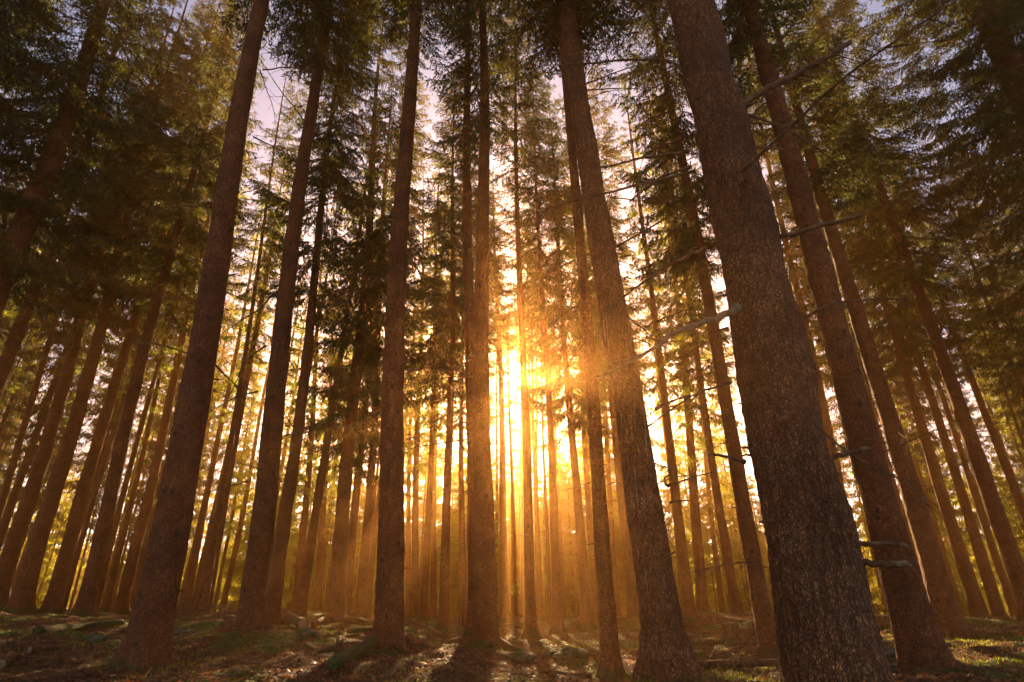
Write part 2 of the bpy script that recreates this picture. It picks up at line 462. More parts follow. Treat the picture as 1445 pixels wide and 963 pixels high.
# ------------------------------------------------------------------ terrain
ANCH = np.array([(p.x, p.y, p.z) for p in tree_base])
extra = []
for gx in range(-120, 121, 15):
    for gy in list(range(45, 140, 15)) + [-20, 0]:
        extra.append((gx, gy, 0.35 if gy > 40 else 0.0))
ANCH = np.vstack([ANCH, np.array(extra, float)])
_rs = np.random.default_rng(3)
_WAV = [(_rs.uniform(0, 6.28), _rs.uniform(0.25, 0.9), _rs.uniform(0, 6.28), 0.035) for _ in range(7)] + \
       [(_rs.uniform(0, 6.28), _rs.uniform(1.2, 3.2), _rs.uniform(0, 6.28), 0.022) for _ in range(10)]

def ground_z(x, y, detail=True):
    x = np.asarray(x, float); y = np.asarray(y, float)
    num = np.zeros_like(x); den = np.zeros_like(x)
    for ax, ay, az in ANCH:
        w = 1.0 / (((x - ax) ** 2 + (y - ay) ** 2) + 0.6) ** 1.6
        num += w * az; den += w
    z = num / den
    if detail:
        for th, k, ph, a in _WAV:
            z = z + a * np.sin(k * (x * math.cos(th) + y * math.sin(th)) + ph + 1.3 * np.sin(0.31 * k * (y * math.cos(th) - x * math.sin(th))))
    return z

def gz(x, y):
    return float(ground_z(np.array([x]), np.array([y]))[0])

def graded(lo, hi, flo, fhi, fine, grow=1.18):
    a = list(np.arange(flo, fhi, fine))
    s, v = fine, a[-1]
    while v < hi:
        s *= grow; v += s; a.append(min(v, hi))
    s, v = fine, a[0]
    pre = []
    while v > lo:
        s *= grow; v -= s; pre.append(max(v, lo))
    return np.array(pre[::-1] + a)

gxs = graded(-120, 120, -15, 15, 0.09)
gys = graded(-40, 104, 5.5, 24, 0.08)
GX, GY = np.meshgrid(gxs, gys)
GZ = ground_z(GX.ravel(), GY.ravel())
# hummocks of moss and litter
for i, (x, y) in enumerate(zip(GX.ravel(), GY.ravel())):
    if 4 < y < 40 and abs(x) < 25:
        v = Vector((x * 1.9, y * 1.9, 3.1))
        GZ[i] += 0.11 * max(0, mnoise.noise(v)) + 0.045 * mnoise.noise(v * 2.7) + 0.020 * mnoise.noise(v * 8.0)
nx, ny = len(gxs), len(gys)
idx = np.arange(nx * ny).reshape(ny, nx)
gq = np.stack([idx[:-1, :-1], idx[:-1, 1:], idx[1:, 1:], idx[1:, :-1]], -1).reshape(-1, 4)

def ground_mat():
    m, t, b = new_mat('forest_floor')
    N, L = t.nodes, t.links
    tc = N.new('ShaderNodeTexCoord')
    def noise(s, d=6, r=0.65):
        n = N.new('ShaderNodeTexNoise'); n.inputs['Scale'].default_value = s; n.inputs['Detail'].default_value = d; n.inputs['Roughness'].default_value = r
        L.new(tc.outputs['Object'], n.inputs['Vector']); return n
    a = noise(9, 9, 0.75)
    lit = ramp(t, [(0.3, (0.022, 0.009, 0.004)), (0.5, (0.11, 0.045, 0.017)), (0.7, (0.24, 0.11, 0.045))])
    L.new(a.outputs['Fac'], lit.inputs['Fac'])
    c = noise(22, 6)
    mo = ramp(t, [(0.3, (0.030, 0.042, 0.008)), (0.55, (0.085, 0.115, 0.012)), (0.75, (0.14, 0.17, 0.02))])
    L.new(c.outputs['Fac'], mo.inputs['Fac'])
    k = noise(0.55, 6, 0.6)
    kr = N.new('ShaderNodeMapRange'); kr.inputs['From Min'].default_value = 0.51; kr.inputs['From Max'].default_value = 0.58
    L.new(k.outputs['Fac'], kr.inputs['Value'])
    mx = N.new('ShaderNodeMix'); mx.data_type = 'RGBA'
    L.new(kr.outputs[0], mx.inputs[0]); L.new(lit.outputs[0], mx.inputs[6]); L.new(mo.outputs[0], mx.inputs[7])
    L.new(mx.outputs[2], b.inputs['Base Color'])
    b.inputs['Roughness'].default_value = 0.95
    b.inputs['Specular IOR Level'].default_value = 0.15
    h = noise(45, 6, 0.7)
    bp = N.new('ShaderNodeBump'); bp.inputs['Distance'].default_value = 0.025
    L.new(h.outputs['Fac'], bp.inputs['Height']); L.new(bp.outputs[0], b.inputs['Normal'])
    return m

g = link('ground', mesh_np('ground', np.stack([GX.ravel(), GY.ravel(), GZ], 1), gq, ground_mat(), True))
tag(g, kind='structure')
from mathutils.bvhtree import BVHTree
_bm_v = np.stack([GX.ravel(), GY.ravel(), GZ], 1)

def mesh_z(x, y):
    """Height of the built ground sheet (bilinear on its own grid)."""
    i = min(max(np.searchsorted(gxs, x) - 1, 0), nx - 2); j = min(max(np.searchsorted(gys, y) - 1, 0), ny - 2)
    u = (x - gxs[i]) / (gxs[i + 1] - gxs[i]); v = (y - gys[j]) / (gys[j + 1] - gys[j])
    Z = GZ.reshape(ny, nx)
    return float((Z[j, i] * (1 - u) + Z[j, i + 1] * u) * (1 - v) + (Z[j + 1, i] * (1 - u) + Z[j + 1, i + 1] * u) * v)

def mesh_z_np(x, y):
    i = np.clip(np.searchsorted(gxs, x) - 1, 0, nx - 2); j = np.clip(np.searchsorted(gys, y) - 1, 0, ny - 2)
    u = (x - gxs[i]) / (gxs[i + 1] - gxs[i]); v = (y - gys[j]) / (gys[j + 1] - gys[j])
    Z = GZ.reshape(ny, nx)
    return (Z[j, i] * (1 - u) + Z[j, i + 1] * u) * (1 - v) + (Z[j + 1, i] * (1 - u) + Z[j + 1, i + 1] * u) * v

def ground_at(px, py):
    """Where the sight line of a photo pixel meets the ground."""
    d = cam_ray(px, py); o = Vector((0, 0, EYE))
    t = 3.0
    while t < 120:
        p = o + d * t
        if p.z <= mesh_z(p.x, p.y): return Vector((p.x, p.y, mesh_z(p.x, p.y)))
        t += 0.05
    return o + d * 60

# ------------------------------------------------------------------ spruce parts
def trunk_mesh(lean, r0, H, seg, rings, flare=0.45, lobes=5, rough=0.02, seed=0, zmax=None):
    """Tapered trunk from below ground to the tip; lean = sideways metres per metre of height."""
    rs = np.random.default_rng(seed)
    zt = zmax or H
    u = np.linspace(0, 1, rings)
    z = -0.35 + (zt + 0.35) * (0.25 * u + 0.75 * u ** 1.9)
    th = np.linspace(0, 2 * math.pi, seg, endpoint=False)
    Z, TH = np.meshgrid(z, th, indexing='ij')
    base = r0 * np.clip(1 - np.clip(Z, 0, None) / H, 0.02, 1) ** 0.75
    ph = rs.uniform(0, 6.28)
    lob = np.clip(np.cos(lobes * TH / 1.0 + ph) * 0.6 + np.cos((lobes - 2) * TH + ph * 2) * 0.4, -0.6, 1)
    fl = flare * np.exp(-np.clip(Z + 0.02, 0, None) / (0.75 * r0 + 0.10)) * (0.55 + 1.0 * lob)
    fl += 0.10 * np.exp(-np.clip(Z, 0, None) / 1.4)
    R = base * (1 + fl)
    for k in range(6):
        a, b, c = rs.uniform(0.5, 5), rs.integers(1, 5), rs.uniform(0, 6.28)
        R *= 1 + rough * 0.5 * np.sin(a * Z + b * TH + c)
    e = rs.normal(0, 1, R.shape)
    e = (e + np.roll(e, 1, 1) + np.roll(e, 1, 0) + np.roll(np.roll(e, 1, 0), 1, 1)) * .5
    R *= 1 + rough * (.22 * e + rs.normal(0, 0.2, R.shape))
    # slight swellings at the old branch whorls
    for zz in np.arange(1.0, zt, 0.55):
        zc = zz + rs.uniform(-.15, .15)
        R *= 1 + .018 * np.exp(-((Z - zc) / .07) ** 2) * (1 + .8 * np.cos(rs.integers(2, 5) * TH + rs.uniform(0, 6.28)))
    # slow sway of the axis
    sway = 0.35 * r0 * (np.sin(Z * 0.33 + ph) - math.sin(ph)) * np.clip(Z / 4, 0, 1)
    X = R * np.cos(TH) + lean[0] * Z + sway
    Yv = R * np.sin(TH) + lean[1] * Z + sway * 0.4
    V = np.stack([X, Yv, Z], -1).reshape(-1, 3)
    i = np.arange(rings * seg).reshape(rings, seg)
    n = np.roll(i, -1, axis=1)
    Q = np.stack([i[:-1], n[:-1], n[1:], i[1:]], -1).reshape(-1, 4)
    return V, Q

def make_bough(L, rs, step, blade_l, blade_w, droop):
    """A living spruce bough along +x: needled triangles hanging from side twigs, plus its stick."""
    pts = lambda s: np.array([L * s, 0.10 * L * np.sin(2.3 * s + 0.0) * (s), -droop * L * s * 1.15 + droop * 0.85 * L * s * s])
    tri = []
    n = int(L / step)
    for i in range(n):
        s = 0.16 + 0.84 * (i + rs.uniform(-.4, .4)) / n
        s = min(max(s, 0.1), 1.0)
        p = pts(s)
        for side in (-1, 1):
            if rs.random() < 0.12: continue
            l2 = (0.36 * L * (1.02 - s) ** 0.65 + 0.10) * rs.uniform(0.55, 1.15)
            ang = math.radians(rs.uniform(38, 70))
            hang = rs.uniform(0.25, 1.15)
            d = np.array([math.cos(ang), side * math.sin(ang), -hang]); d /= np.linalg.norm(d)
            m = max(2, int(l2 / (blade_l * 0.42)))
            for j in range(m):
                q = p + d * l2 * (j + rs.uniform(0, .6)) / m + np.array([0, 0, -0.10 * (j / m) ** 2 * l2])
                for _ in range(3):
                    bd = d * rs.uniform(.35, 1.0) + rs.normal(0, .42, 3) + np.array([0, 0, -.38])
                    bd /= np.linalg.norm(bd)
                    sd = np.cross(bd, rs.normal(0, 1, 3)); sd /= np.linalg.norm(sd) + 1e-9
                    bl = blade_l * rs.uniform(.6, 1.25)
                    hw = blade_w * rs.uniform(.35, .65)
                    c = q + bd * bl * .35
                    tri.append((q, c + sd * hw, q + bd * bl)); tri.append((q, q + bd * bl, c - sd * hw))
    T = np.array(tri).reshape(-1, 3)
    k = 7
    sp = [pts(s) for s in np.linspace(0, 1, k)]
    tv, tq, tt = tube(sp, [0.004 + 0.010 * L / 2 * (1 - s) for s in np.linspace(0, 1, k)], 4, 0, False)
    return T, tv, tq

def make_boughs(n, step, bl, bw, seed):
    rs = np.random.default_rng(seed)
    out = []
    for i in range(n):
        out.append(make_bough(1.0 + 2.2 * (i / (n - 1)), rs, step, bl, bw, rs.uniform(0.22, 0.5)))
    return out

BOUGH_NEAR = make_boughs(9, 0.072, 0.115, 0.024, 11)
BOUGH_FAR = make_boughs(7, 0.13, 0.18, 0.038, 12)

def crown_mesh(name, boughs, z0, H, rad, per, gap, seed, dry=0.25, mat=None, thin=0.0):
    """One crown: whorls of boughs from z0 to the tip. A single mesh."""
    rs = np.random.default_rng(seed)
    TV, SV, SQ = [], [], []
    ns = 0
    z = z0
    lens = np.array([1.0 + 2.2 * i / (len(boughs) - 1) for i in range(len(boughs))])
    while z < H - 0.5:
        f = (z - z0) / (H - z0)
        prof = rad * min(1.0, 0.55 + 2.2 * f) * (1 - f) ** 0.75 + 0.25
        k = rs.integers(per - 1, per + 2)
        a0 = rs.uniform(0, 6.28)
        for j in range(k):
            if rs.random() < max(dry * (1 - f) ** 3, thin): continue
            L = prof * rs.uniform(0.6, 1.2)
            b = int(np.argmin(abs(lens - L) + rs.uniform(0, .35, len(lens))))
            T, tv, tq = boughs[b]
            sc = L / lens[b]
            a = a0 + 6.283 * j / k + rs.uniform(-.35, .35)
            pitch = rs.uniform(-.25, .12) + 0.55 * f
            ca, sa, cp, sp_ = math.cos(a), math.sin(a), math.cos(pitch), math.sin(pitch)
            roll = rs.uniform(-.3, .3); cr, sr = math.cos(roll), math.sin(roll)
            Rx = np.array([[1, 0, 0], [0, cr, -sr], [0, sr, cr]])
            Ry = np.array([[cp, 0, -sp_], [0, 1, 0], [sp_, 0, cp]])
            Rz = np.array([[ca, -sa, 0], [sa, ca, 0], [0, 0, 1]])
            M = (Rz @ Ry @ Rx) * sc
            o = np.array([0, 0, z + rs.uniform(-.2, .2)])
            TV.append(T @ M.T + o)
            SV.append(tv @ M.T + o); SQ.append(tq + ns); ns += len(tv)
        z += gap * rs.uniform(.7, 1.3) * (0.55 + 0.45 * (1 - f))
    tv = np.concatenate(TV); sv = np.concatenate(SV); sq = np.concatenate(SQ)
    tt = np.arange(len(tv)).reshape(-1, 3)
    me = mesh_np(name, np.concatenate([tv, sv]), [tt, sq + len(tv)], mat)
    me.materials.append(M_dead)
    mi = np.zeros(len(tt) + len(sq), dtype=np.int32); mi[len(tt):] = 1
    me.polygons.foreach_set('material_index', mi)
    return me

# crowns are built with their foot at z = 0 and set at each tree's own crown height
CROWN_NEAR = [crown_mesh('spruce_crown', BOUGH_NEAR, 0, 17, 2.4, 5, 0.52, 100 + i, 0.28, M_needle_shaded, 0.10) for i in range(4)]
CROWN_DENSE = [crown_mesh('dense_spruce_crown', BOUGH_NEAR, 0, 17, 2.8, 5, 0.46, 150 + i, 0.2, M_needle_shaded) for i in range(2)]
CROWN_SLIM = [crown_mesh('slim_spruce_crown', BOUGH_NEAR, 0, 14, 1.5, 4, 0.60, 200 + i, 0.25, M_needle_shaded) for i in range(2)]
CROWN_FAR = [crown_mesh('far_spruce_crown', BOUGH_FAR, 0, 18, 2.1, 4, 0.85, 300 + i, 0.45, M_needle, 0.22) for i in range(4)]
CROWN_SIDE = [crown_mesh('side_spruce_crown', BOUGH_FAR, 0, 18, 2.5, 5, 0.62, 350 + i, 0.25, M_needle_shaded, 0.06) for i in range(4)]
CROWN_YOUNG = [crown_mesh('young_spruce_crown', BOUGH_FAR, 0, 8, 1.9, 5, 0.46, 400 + i, 0.1, M_needle, 0.34) for i in range(3)]

def dead_branch_mesh(seed, L):
    rs = random.Random(seed)
    A = Acc()
    dr = rs.uniform(-.35, .1)
    P = [Vector((0, 0, 0))]
    d = Vector((1, 0, rs.uniform(-.1, .25)))
    for i in range(7):
        d = (d + Vector((0, rs.uniform(-.14, .14), dr * .22 + rs.uniform(-.06, .06)))).normalized()
        P.append(P[-1] + d * L / 7)
    r = 0.006 + 0.0065 * L
    A.add(*tube(P, [r * (1 - .8 * i / 7) for i in range(8)], 5))
    for i in range(2, 8):
        for _ in range(rs.choice((1, 1, 2))):
            s = rs.choice((-1, 1)); l2 = L * rs.uniform(.12, .34) * (1.2 - i / 9)
            q = [P[i]]
            dd = Vector((rs.uniform(.4, .9), s * rs.uniform(.4, .9), rs.uniform(-.6, .25))).normalized()
            for k in range(3):
                dd = (dd + Vector((0, 0, -.12)) + Vector((rs.uniform(-.15, .15), rs.uniform(-.15, .15), 0))).normalized()
                q.append(q[-1] + dd * l2 / 3)
            A.add(*tube(q, [r * .4, r * .3, r * .22, r * .12], 3))
    return A.mesh('dead_branch', M_dead)

DEAD = [dead_branch_mesh(i, L) for i, L in enumerate((0.5, 0.8, 1.1, 1.4, 1.8, 2.2))]

def root_tube(parent, a, r0, length, foot, mat, drop=0.12):
    """One surface root leaving the foot of a trunk at angle a."""
    A = Acc()
    ctrl = [Vector((0, 0, 0.34)), Vector((math.cos(a) * r0 * 1.1, math.sin(a) * r0 * 1.1, 0.15))]
    for k in (0.45, 0.75, 1.0):
        an = a + random.uniform(-.18, .18)
        x, y = math.cos(an) * length * k, math.sin(an) * length * k
        ctrl.append(Vector((x, y, mesh_z(foot.x + x, foot.y + y) - foot.z + 0.085 - drop * k ** 4)))
    P = curve_pts(ctrl, 14)
    R = [r0 * 0.70 * (1 - .82 * (i / 13) ** .8) for i in range(14)]
    A.add(*tube(P, R, 9, 0.06))
    return link('root', A.mesh('root', mat, True), parent)

# ------------------------------------------------------------------ the measured trees
BARK = {'r': M_bark, 'k': M_bark, 'g': M_bark_rough, 'b': M_bark_big}
ROOTS = {'tall bare orange': [(math.radians(200), 1.3), (math.radians(235), 0.9), (math.radians(300), 0.7), (math.radians(345), 0.8)],
         'spruce with mossy root feet': [(math.radians(205), 0.9), (math.radians(330), 0.9), (math.radians(265), 0.6)],
         'right and front stem': [(math.radians(200), 1.0), (math.radians(320), 1.1), (math.radians(270), .7)],
         'spruce with flared foot': [(math.radians(215), .6), (math.radians(325), .8)],
         'stout spruce': [(math.radians(190), .7), (math.radians(335), 1.2), (math.radians(280), .6)],
         'dark spruce with a long root': [(math.radians(322), 2.4), (math.radians(290), 1.2), (math.radians(200), .7)],
         'curved-foot': [(math.radians(190), .7), (math.radians(240), .5)],
         'straight red spruce': [(math.radians(325), .7), (math.radians(220), .6)]}
FRONT = {}
for n, (lab, b, u, w, wy, Y, cb, bk) in enumerate(TREES):
    P0 = tree_base[n]
    P1 = at(u[0], u[1], Y)
    f = (wy - b[1]) / (u[1] - b[1])
    # point on the axis seen at row wy
    pw = at(b[0] + (u[0] - b[0]) * f, wy, Y)
    D = w * cam_depth(pw) / FPX * (0.96 if bk != 'r' else 0.80 if abs(P0.x) > .4 * Y else 0.88)
    H = 29.0 if D > 0.3 else 25.0
    lean = ((P1.x - P0.x) / (P1.z - P0.z), 0.0)
    zw = max(pw.z - P0.z, 0)
    r0 = D / 2 / max(1 - zw / H, .3) ** .75 / (1 + 0.10 * math.exp(-zw / 1.4))
    near = Y < 16
    seg, rings = (110, 420) if bk == 'b' else ((56, 260) if near else (24, 90))
    root = bpy.data.objects.new('spruce_tree', None)
    COL.objects.link(root)
    root.location = P0
    root.empty_display_size = 0.3
    tag(root, lab, 'tree', 'spruces standing in the forest')
    if bk == 'r' and Y > 14 and abs(P0.x) > .35 * Y: cb += 2.2
    V, Q = trunk_mesh(lean, r0, H, seg, rings, 0.10 if bk == 'b' else 0.85 if D > .2 else .4, 5 if n % 2 else 4, 0.045 if bk in 'bg' else 0.034, n)
    TA = Acc(); TA.add(V, Q)
    rq = random.Random(n * 5 + 3)
    for k in range(70 if near else 0):                          # pegs of long-dead twigs on the bark
        zb = rq.uniform(.6, 15); a = rq.uniform(0, 6.28)
        rz = r0 * max(1 - zb / H, .1) ** .75
        sw = 0.0
        p = Vector((lean[0] * zb + math.cos(a) * rz * .9, math.sin(a) * rz * .9, zb))
        d = Vector((math.cos(a), math.sin(a), rq.uniform(-.3, .5)))
        l = .1 * rz + rq.choice((.03, .05, .08, .16))
        tr = rq.uniform(.006, .013)
        TA.add(*tube([p, p + d * l * .6, p + d * l + Vector((rq.uniform(-.02, .02), rq.uniform(-.02, .02), rq.uniform(-.02, .01)))], [tr * 1.5, tr, tr * .6], 5))
    link('trunk', TA.mesh('trunk', BARK[bk], True), root)
    slim = D < 0.19 or abs(P0.x) < 1.3
    dense = 'outside the' in lab and Y < 19
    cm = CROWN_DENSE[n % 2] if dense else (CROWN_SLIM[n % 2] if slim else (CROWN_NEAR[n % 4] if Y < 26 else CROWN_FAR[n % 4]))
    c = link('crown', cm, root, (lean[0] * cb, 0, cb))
    cl = 17 if dense else 14 if slim else (17 if Y < 26 else 18)
    c.scale = (1.0, 1.0, (H - cb) / cl)
    c.rotation_euler = (-lean[1], math.atan(lean[0]), random.uniform(0, 6.28))
    # dead, bare branches below the living crown
    rr = random.Random(n * 13 + 1)
    nb = 14 if Y < 16 else (9 if Y < 26 else 5)
    for k in range(nb):
        zb = rr.uniform(2.2 if bk != 'b' else 4.5, cb + 1.0)
        a = rr.uniform(0, 6.28)
        o = link('dead_branch', DEAD[rr.randrange(6 if zb > 4 else 3)], root)
        rz = r0 * max(1 - zb / H, .1) ** .75 * 0.9
        o.location = (lean[0] * zb + math.cos(a) * rz, math.sin(a) * rz, zb)
        o.rotation_euler = (rr.uniform(-.6, .6), rr.uniform(-.15, .45), a)
    for key, lst in ROOTS.items():
        if lab.startswith(key):
            for a, l in lst:
                root_tube(root, a, r0, l, P0, M_bark)
    FRONT[lab.split(',')[0]] = (root, P0, lean, r0, H)

# ------------------------------------------------------------------ far spruces, beyond the measured ones
FAR_TRUNK = []
for i in range(5):
    V, Q = trunk_mesh((0, 0), 0.19, 26, 14, 40, 0.35, 4, 0.03, 500 + i)
    FAR_TRUNK.append(mesh_np('far_trunk', V, Q, M_bark, True))
pts = [(p.x, p.y) for p in tree_base]
rf = random.Random(21)

def far_tree(x, y, s, cb, label, group, crown, cl, q, H=26.0, fat=1.0, name='spruce_tree'):
    root = bpy.data.objects.new(name, None)
    COL.objects.link(root)
    root.location = (x, y, mesh_z(x, y) - 0.03)
    root.rotation_euler = (rf.uniform(-.02, .02), rf.uniform(-.02, .02), rf.uniform(0, 6.28))
    tag(root, label, 'tree', group)
    t = link('trunk', FAR_TRUNK[rf.randrange(5)], root)
    t.scale = (s * fat, s * fat, s * H / 26.0)
    c = link('crown', crown, root, (0, 0, cb))
    c.scale = (q, q, (s * H - cb) / cl)
    return root

def place(n, y0, y1, dmin, keep, make, wide=0.95, bias=0.9):
    cnt = tries = 0
    while cnt < n and tries < 30000:
        tries += 1
        y = y0 + (y1 - y0) * rf.random() ** bias
        x = rf.uniform(-1, 1) * (y * wide + 3)
        if not keep(x, y): continue
        if y < 47 and (7.0 < x < 10.6 or -5.8 < x < -3.6): continue      # lanes where sun reaches the floor
        if min((x - a) ** 2 + (y - b) ** 2 for a, b in pts) < dmin ** 2: continue
        pts.append((x, y)); make(x, y); cnt += 1

def side_of(x, y):
    return 'left of the twin trunks' if x < -0.045 * y else ('right of the sun' if x > 0.02 * y else 'straight under the sun')

def mk_far(x, y):
    sd = side_of(x, y)
    far_tree(x, y, rf.uniform(.78, 1.05), rf.uniform(6, 10) if y < 30 else rf.uniform(3.5, 6.5), 'thin far spruce in the deep hazy stand ' + sd,
             'far spruces in the haze ' + sd, (CROWN_FAR if abs(x) < 8 + .3 * y else CROWN_SIDE)[rf.randrange(4)], 18, rf.uniform(.45, .75))
place(80, 20, 42, 1.9, lambda x, y: abs(x + .1) > 2.4, mk_far)

def mk_pole(x, y):
    sd = side_of(x, y)
    far_tree(x, y, rf.uniform(.55, .8), rf.uniform(7, 11), 'very thin pole of a spruce with small high crown ' + sd,
             'thin spruce poles ' + sd, CROWN_FAR[rf.randrange(4)], 18, rf.uniform(.3, .5), fat=.75)
place(85, 21, 46, 1.3, lambda x, y: abs(x + .1) > 1.5, mk_pole)

for x, y in ((-1.25, 27), (.95, 30), (1.35, 35), (-.95, 37), (.62, 41), (-.75, 44), (1.5, 44.5), (-1.7, 33), (.5, 47), (-.6, 49)):
    if min((x - a) ** 2 + (y - b) ** 2 for a, b in pts) < .3: continue
    pts.append((x, y))
    far_tree(x, y, .95, .40 * y + 1.6, 'very thin pole of a spruce with small high crown straight under the sun', 'thin spruce poles straight under the sun',
             CROWN_FAR[rf.randrange(4)], 18, .6, fat=.6)

def mk_young(x, y):
    sd = side_of(x, y)
    h = min(rf.uniform(6, 16), (.28 if abs(x) < 5 else .37) * y - .5)
    far_tree(x, y, h / 26, rf.uniform(.3, 1.0), 'young spruce with boughs down to the ground at the back ' + sd,
             'young spruces at the back ' + sd, CROWN_YOUNG[rf.randrange(3)], 8, h / 10.5, fat=1.3, name='young_spruce')
place(150, 33, 60, 1.7, lambda x, y: True, mk_young)

place(22, 38, 58, 1.3, lambda x, y: 2.2 < x < .24 * y, mk_young, .28)
place(14, 36, 58, 1.3, lambda x, y: -.3 * y < x < -2.5, mk_young, .3)
place(7, 44, 60, .9, lambda x, y: abs(x) < 2.2, mk_young, .05)

# far-off edge of the wood on the other side, one mass
A = Acc()
rw = np.random.default_rng(9)
TT = []
for k in range(330):
    x, y = rw.uniform(-112, 112), rw.uniform(78, 98)
    h = rw.uniform(5, 9.5)
    z0 = mesh_z(x, y)
    m = 330
    f = rw.random(m) ** .8
    a = rw.uniform(0, 6.28, m)
    r = (1 - f) ** .8 * h * .21 * rw.uniform(.35, 1.0, m)
    p = np.stack([x + r * np.cos(a), y + r * np.sin(a), z0 + f * h], -1)
    d1 = np.stack([np.cos(a), np.sin(a), rw.uniform(-.9, -.1, m)], -1) * rw.uniform(.5, 1.1, m)[:, None]
    d2 = rw.normal(0, .22, (m, 3))
    TT.append(np.stack([p, p + d1 + d2, p + d1 - d2], 1).reshape(-1, 3))
TT = np.concatenate(TT)
tag(link('distant_wood', mesh_np('distant_wood', TT, np.arange(len(TT)).reshape(-1, 3), M_needle)), kind='stuff')

# ------------------------------------------------------------------ dead branches measured one by one
def owner(key):
    for k, v in FRONT.items():
        if k.startswith(key): return v
    raise KeyError(key)

def branch(key, px, w0, w1, dy0=0.0, dy1=0.0, twigs=0, label=None, tip=False, seg=8, jit=0.05, mat=None):
    """A bare branch whose pixel polyline px is followed at the owner's distance (dy: metres nearer or farther)."""
    root, P0, lean, r0, H = owner(key)
    n = len(px)
    ctrl = [at(x, y, P0.y + dy0 + (dy1 - dy0) * i / (n - 1)) - P0 for i, (x, y) in enumerate(px)]
    m = max(10, 4 * n)
    P = curve_pts(ctrl, m)
    sc = cam_depth(P0 + ctrl[0]) / FPX / 2 * (1.0 if w0 > 8 else .72)
    twigs = int(twigs * 1.8)
    R = [sc * (w0 + (w1 - w0) * (i / (m - 1)) ** .8) for i in range(m)]
    rr = random.Random(int(px[0][0] * 7 + px[0][1]))
    for i in range(1, m - 1):
        P[i] += Vector((rr.uniform(-1, 1), rr.uniform(-1, 1), rr.uniform(-1, 1))) * R[i] * .45
    R[0] *= 1.5
    A = Acc()
    A.add(*tube(P, R, seg, jit))
    for k in range(twigs):
        i = rr.randrange(m // 4, m - 1)
        T = (P[i] - P[i - 1]).normalized()
        d = (T + Vector((rr.uniform(-.8, .8), rr.uniform(-.8, .8), rr.uniform(-.9, .4)))).normalized()
        l = rr.uniform(.10, .38)
        q = [P[i]]
        for _ in range(4):
            d = (d + Vector((rr.uniform(-.2, .2), rr.uniform(-.2, .2), rr.uniform(-.22, .08)))).normalized()
            q.append(q[-1] + d * l / 4)
        rt = max(R[i] * .4, .0022)
        A.add(*tube(q, [rt, rt * .8, rt * .6, rt * .45, rt * .25], 4))
    o = link('dead_branch', A.mesh('dead_branch', mat or M_dead, True), root)
    if label: o['label'] = label
    if tip:
        B = Acc()
        T = (P[-1] - P[-3]).normalized()
        B.add(*tube([P[-1] - T * R[-1], P[-1] + T * R[-1] * 1.2, P[-1] + T * R[-1] * 3 + Vector((0, 0, -R[-1]))], [R[-1] * 1.1, R[-1] * .9, R[-1] * .2], 7, .15))
        link('broken_tip', B.mesh('broken_tip', M_split), o)
    return o

BIG = 'massive scaly-barked'
branch(BIG, [(1040, 434), (1028, 443), (1005, 452), (975, 461), (948, 473), (925, 490), (880, 516), (842, 532)], 12, 3, -.10, -.6, 9, 'thick pale crooked dead branch reaching left', mat=M_pale_lit_dead)
branch(BIG, [(994, 352), (965, 364), (938, 378), (908, 398), (873, 426), (840, 463), (805, 510), (775, 560)], 8, 2, 0, .5, 10)
branch(BIG, [(1031, 540), (1003, 548), (975, 560), (945, 580), (905, 609)], 6, 2, 0, -.4, 6)
branch(BIG, [(975, 559), (950, 565), (925, 575)], 4, 1.5, -.1, .1, 2)
branch(BIG, [(1050, 652), (1025, 645), (1001, 640)], 8, 4, 0, -.2, 0, 'short broken stub on the left side', True)
branch(BIG, [(1073, 793), (1050, 794), (1010, 800), (960, 812)], 3.5, 1.5, 0, .3, 5)
branch(BIG, [(1080, 338), (1120, 330), (1165, 317), (1217, 303)], 9, 5, 0, -.3, 2)
branch(BIG, [(1105, 460), (1135, 448), (1172, 430), (1215, 424), (1280, 421)], 7, 3, 0, -.3, 7)
branch(BIG, [(1098, 563), (1112, 562), (1126, 572), (1142, 590), (1165, 612), (1200, 640), (1240, 662), (1275, 680), (1312, 716)], 7, 2, -.32, -.7, 10, 'long thin sinuous branch hanging to the right')
branch(BIG, [(1256, 672), (1285, 678), (1310, 690)], 3, 1, -.6, -.7, 2)
branch(BIG, [(1156, 653), (1185, 643), (1218, 633)], 9, 6, 0, -.15, 0, 'short stub pointing up to the right', True)
branch(BIG, [(1188, 767), (1225, 767), (1273, 769)], 9, 5, 0, -.25, 0, 'straight broken stub, upper of a close pair', True)
branch(BIG, [(1183, 797), (1215, 794), (1250, 797), (1272, 796)], 10, 8, -.05, -.35, 0, 'wavy broken stub with a pale torn end, lower of a close pair', True)
branch(BIG, [(1020, 184), (1046, 153), (1089, 122), (1140, 97), (1200, 60)], 13, 7, 0, -.3, 12)
branch(BIG, [(1028, 203), (1048, 180), (1075, 148)], 7, 4, 0, .2, 3)
branch(BIG, [(947, 88), (920, 84), (880, 85), (838, 89), (790, 92)], 6, 3, 0, .2, 5)
branch(BIG, [(970, 214), (940, 218), (905, 223), (870, 232), (838, 239)], 7, 3, 0, -.2, 5)
branch(BIG, [(974, 236), (934, 249), (908, 268), (888, 285)], 6, 2.5, 0, -.3, 6)
branch(BIG, [(1046, 209), (1070, 209), (1104, 211)], 5, 2.5, 0, .2, 1)
branch(BIG, [(953, 125), (938, 140), (922, 157)], 5, 2, 0, .1, 2)
branch(BIG, [(1085, 868), (1068, 846), (1062, 842)], 3, 1.5, -.1, -.2, 1)
branch(BIG, [(1150, 695), (1165, 683), (1178, 672)], 5, 2, -.1, -.2, 3)
R_ = 'rough spruce with pale'
branch(R_, [(910, 462), (930, 452), (962, 440)], 5, 2.5, 0, -.2, 2)
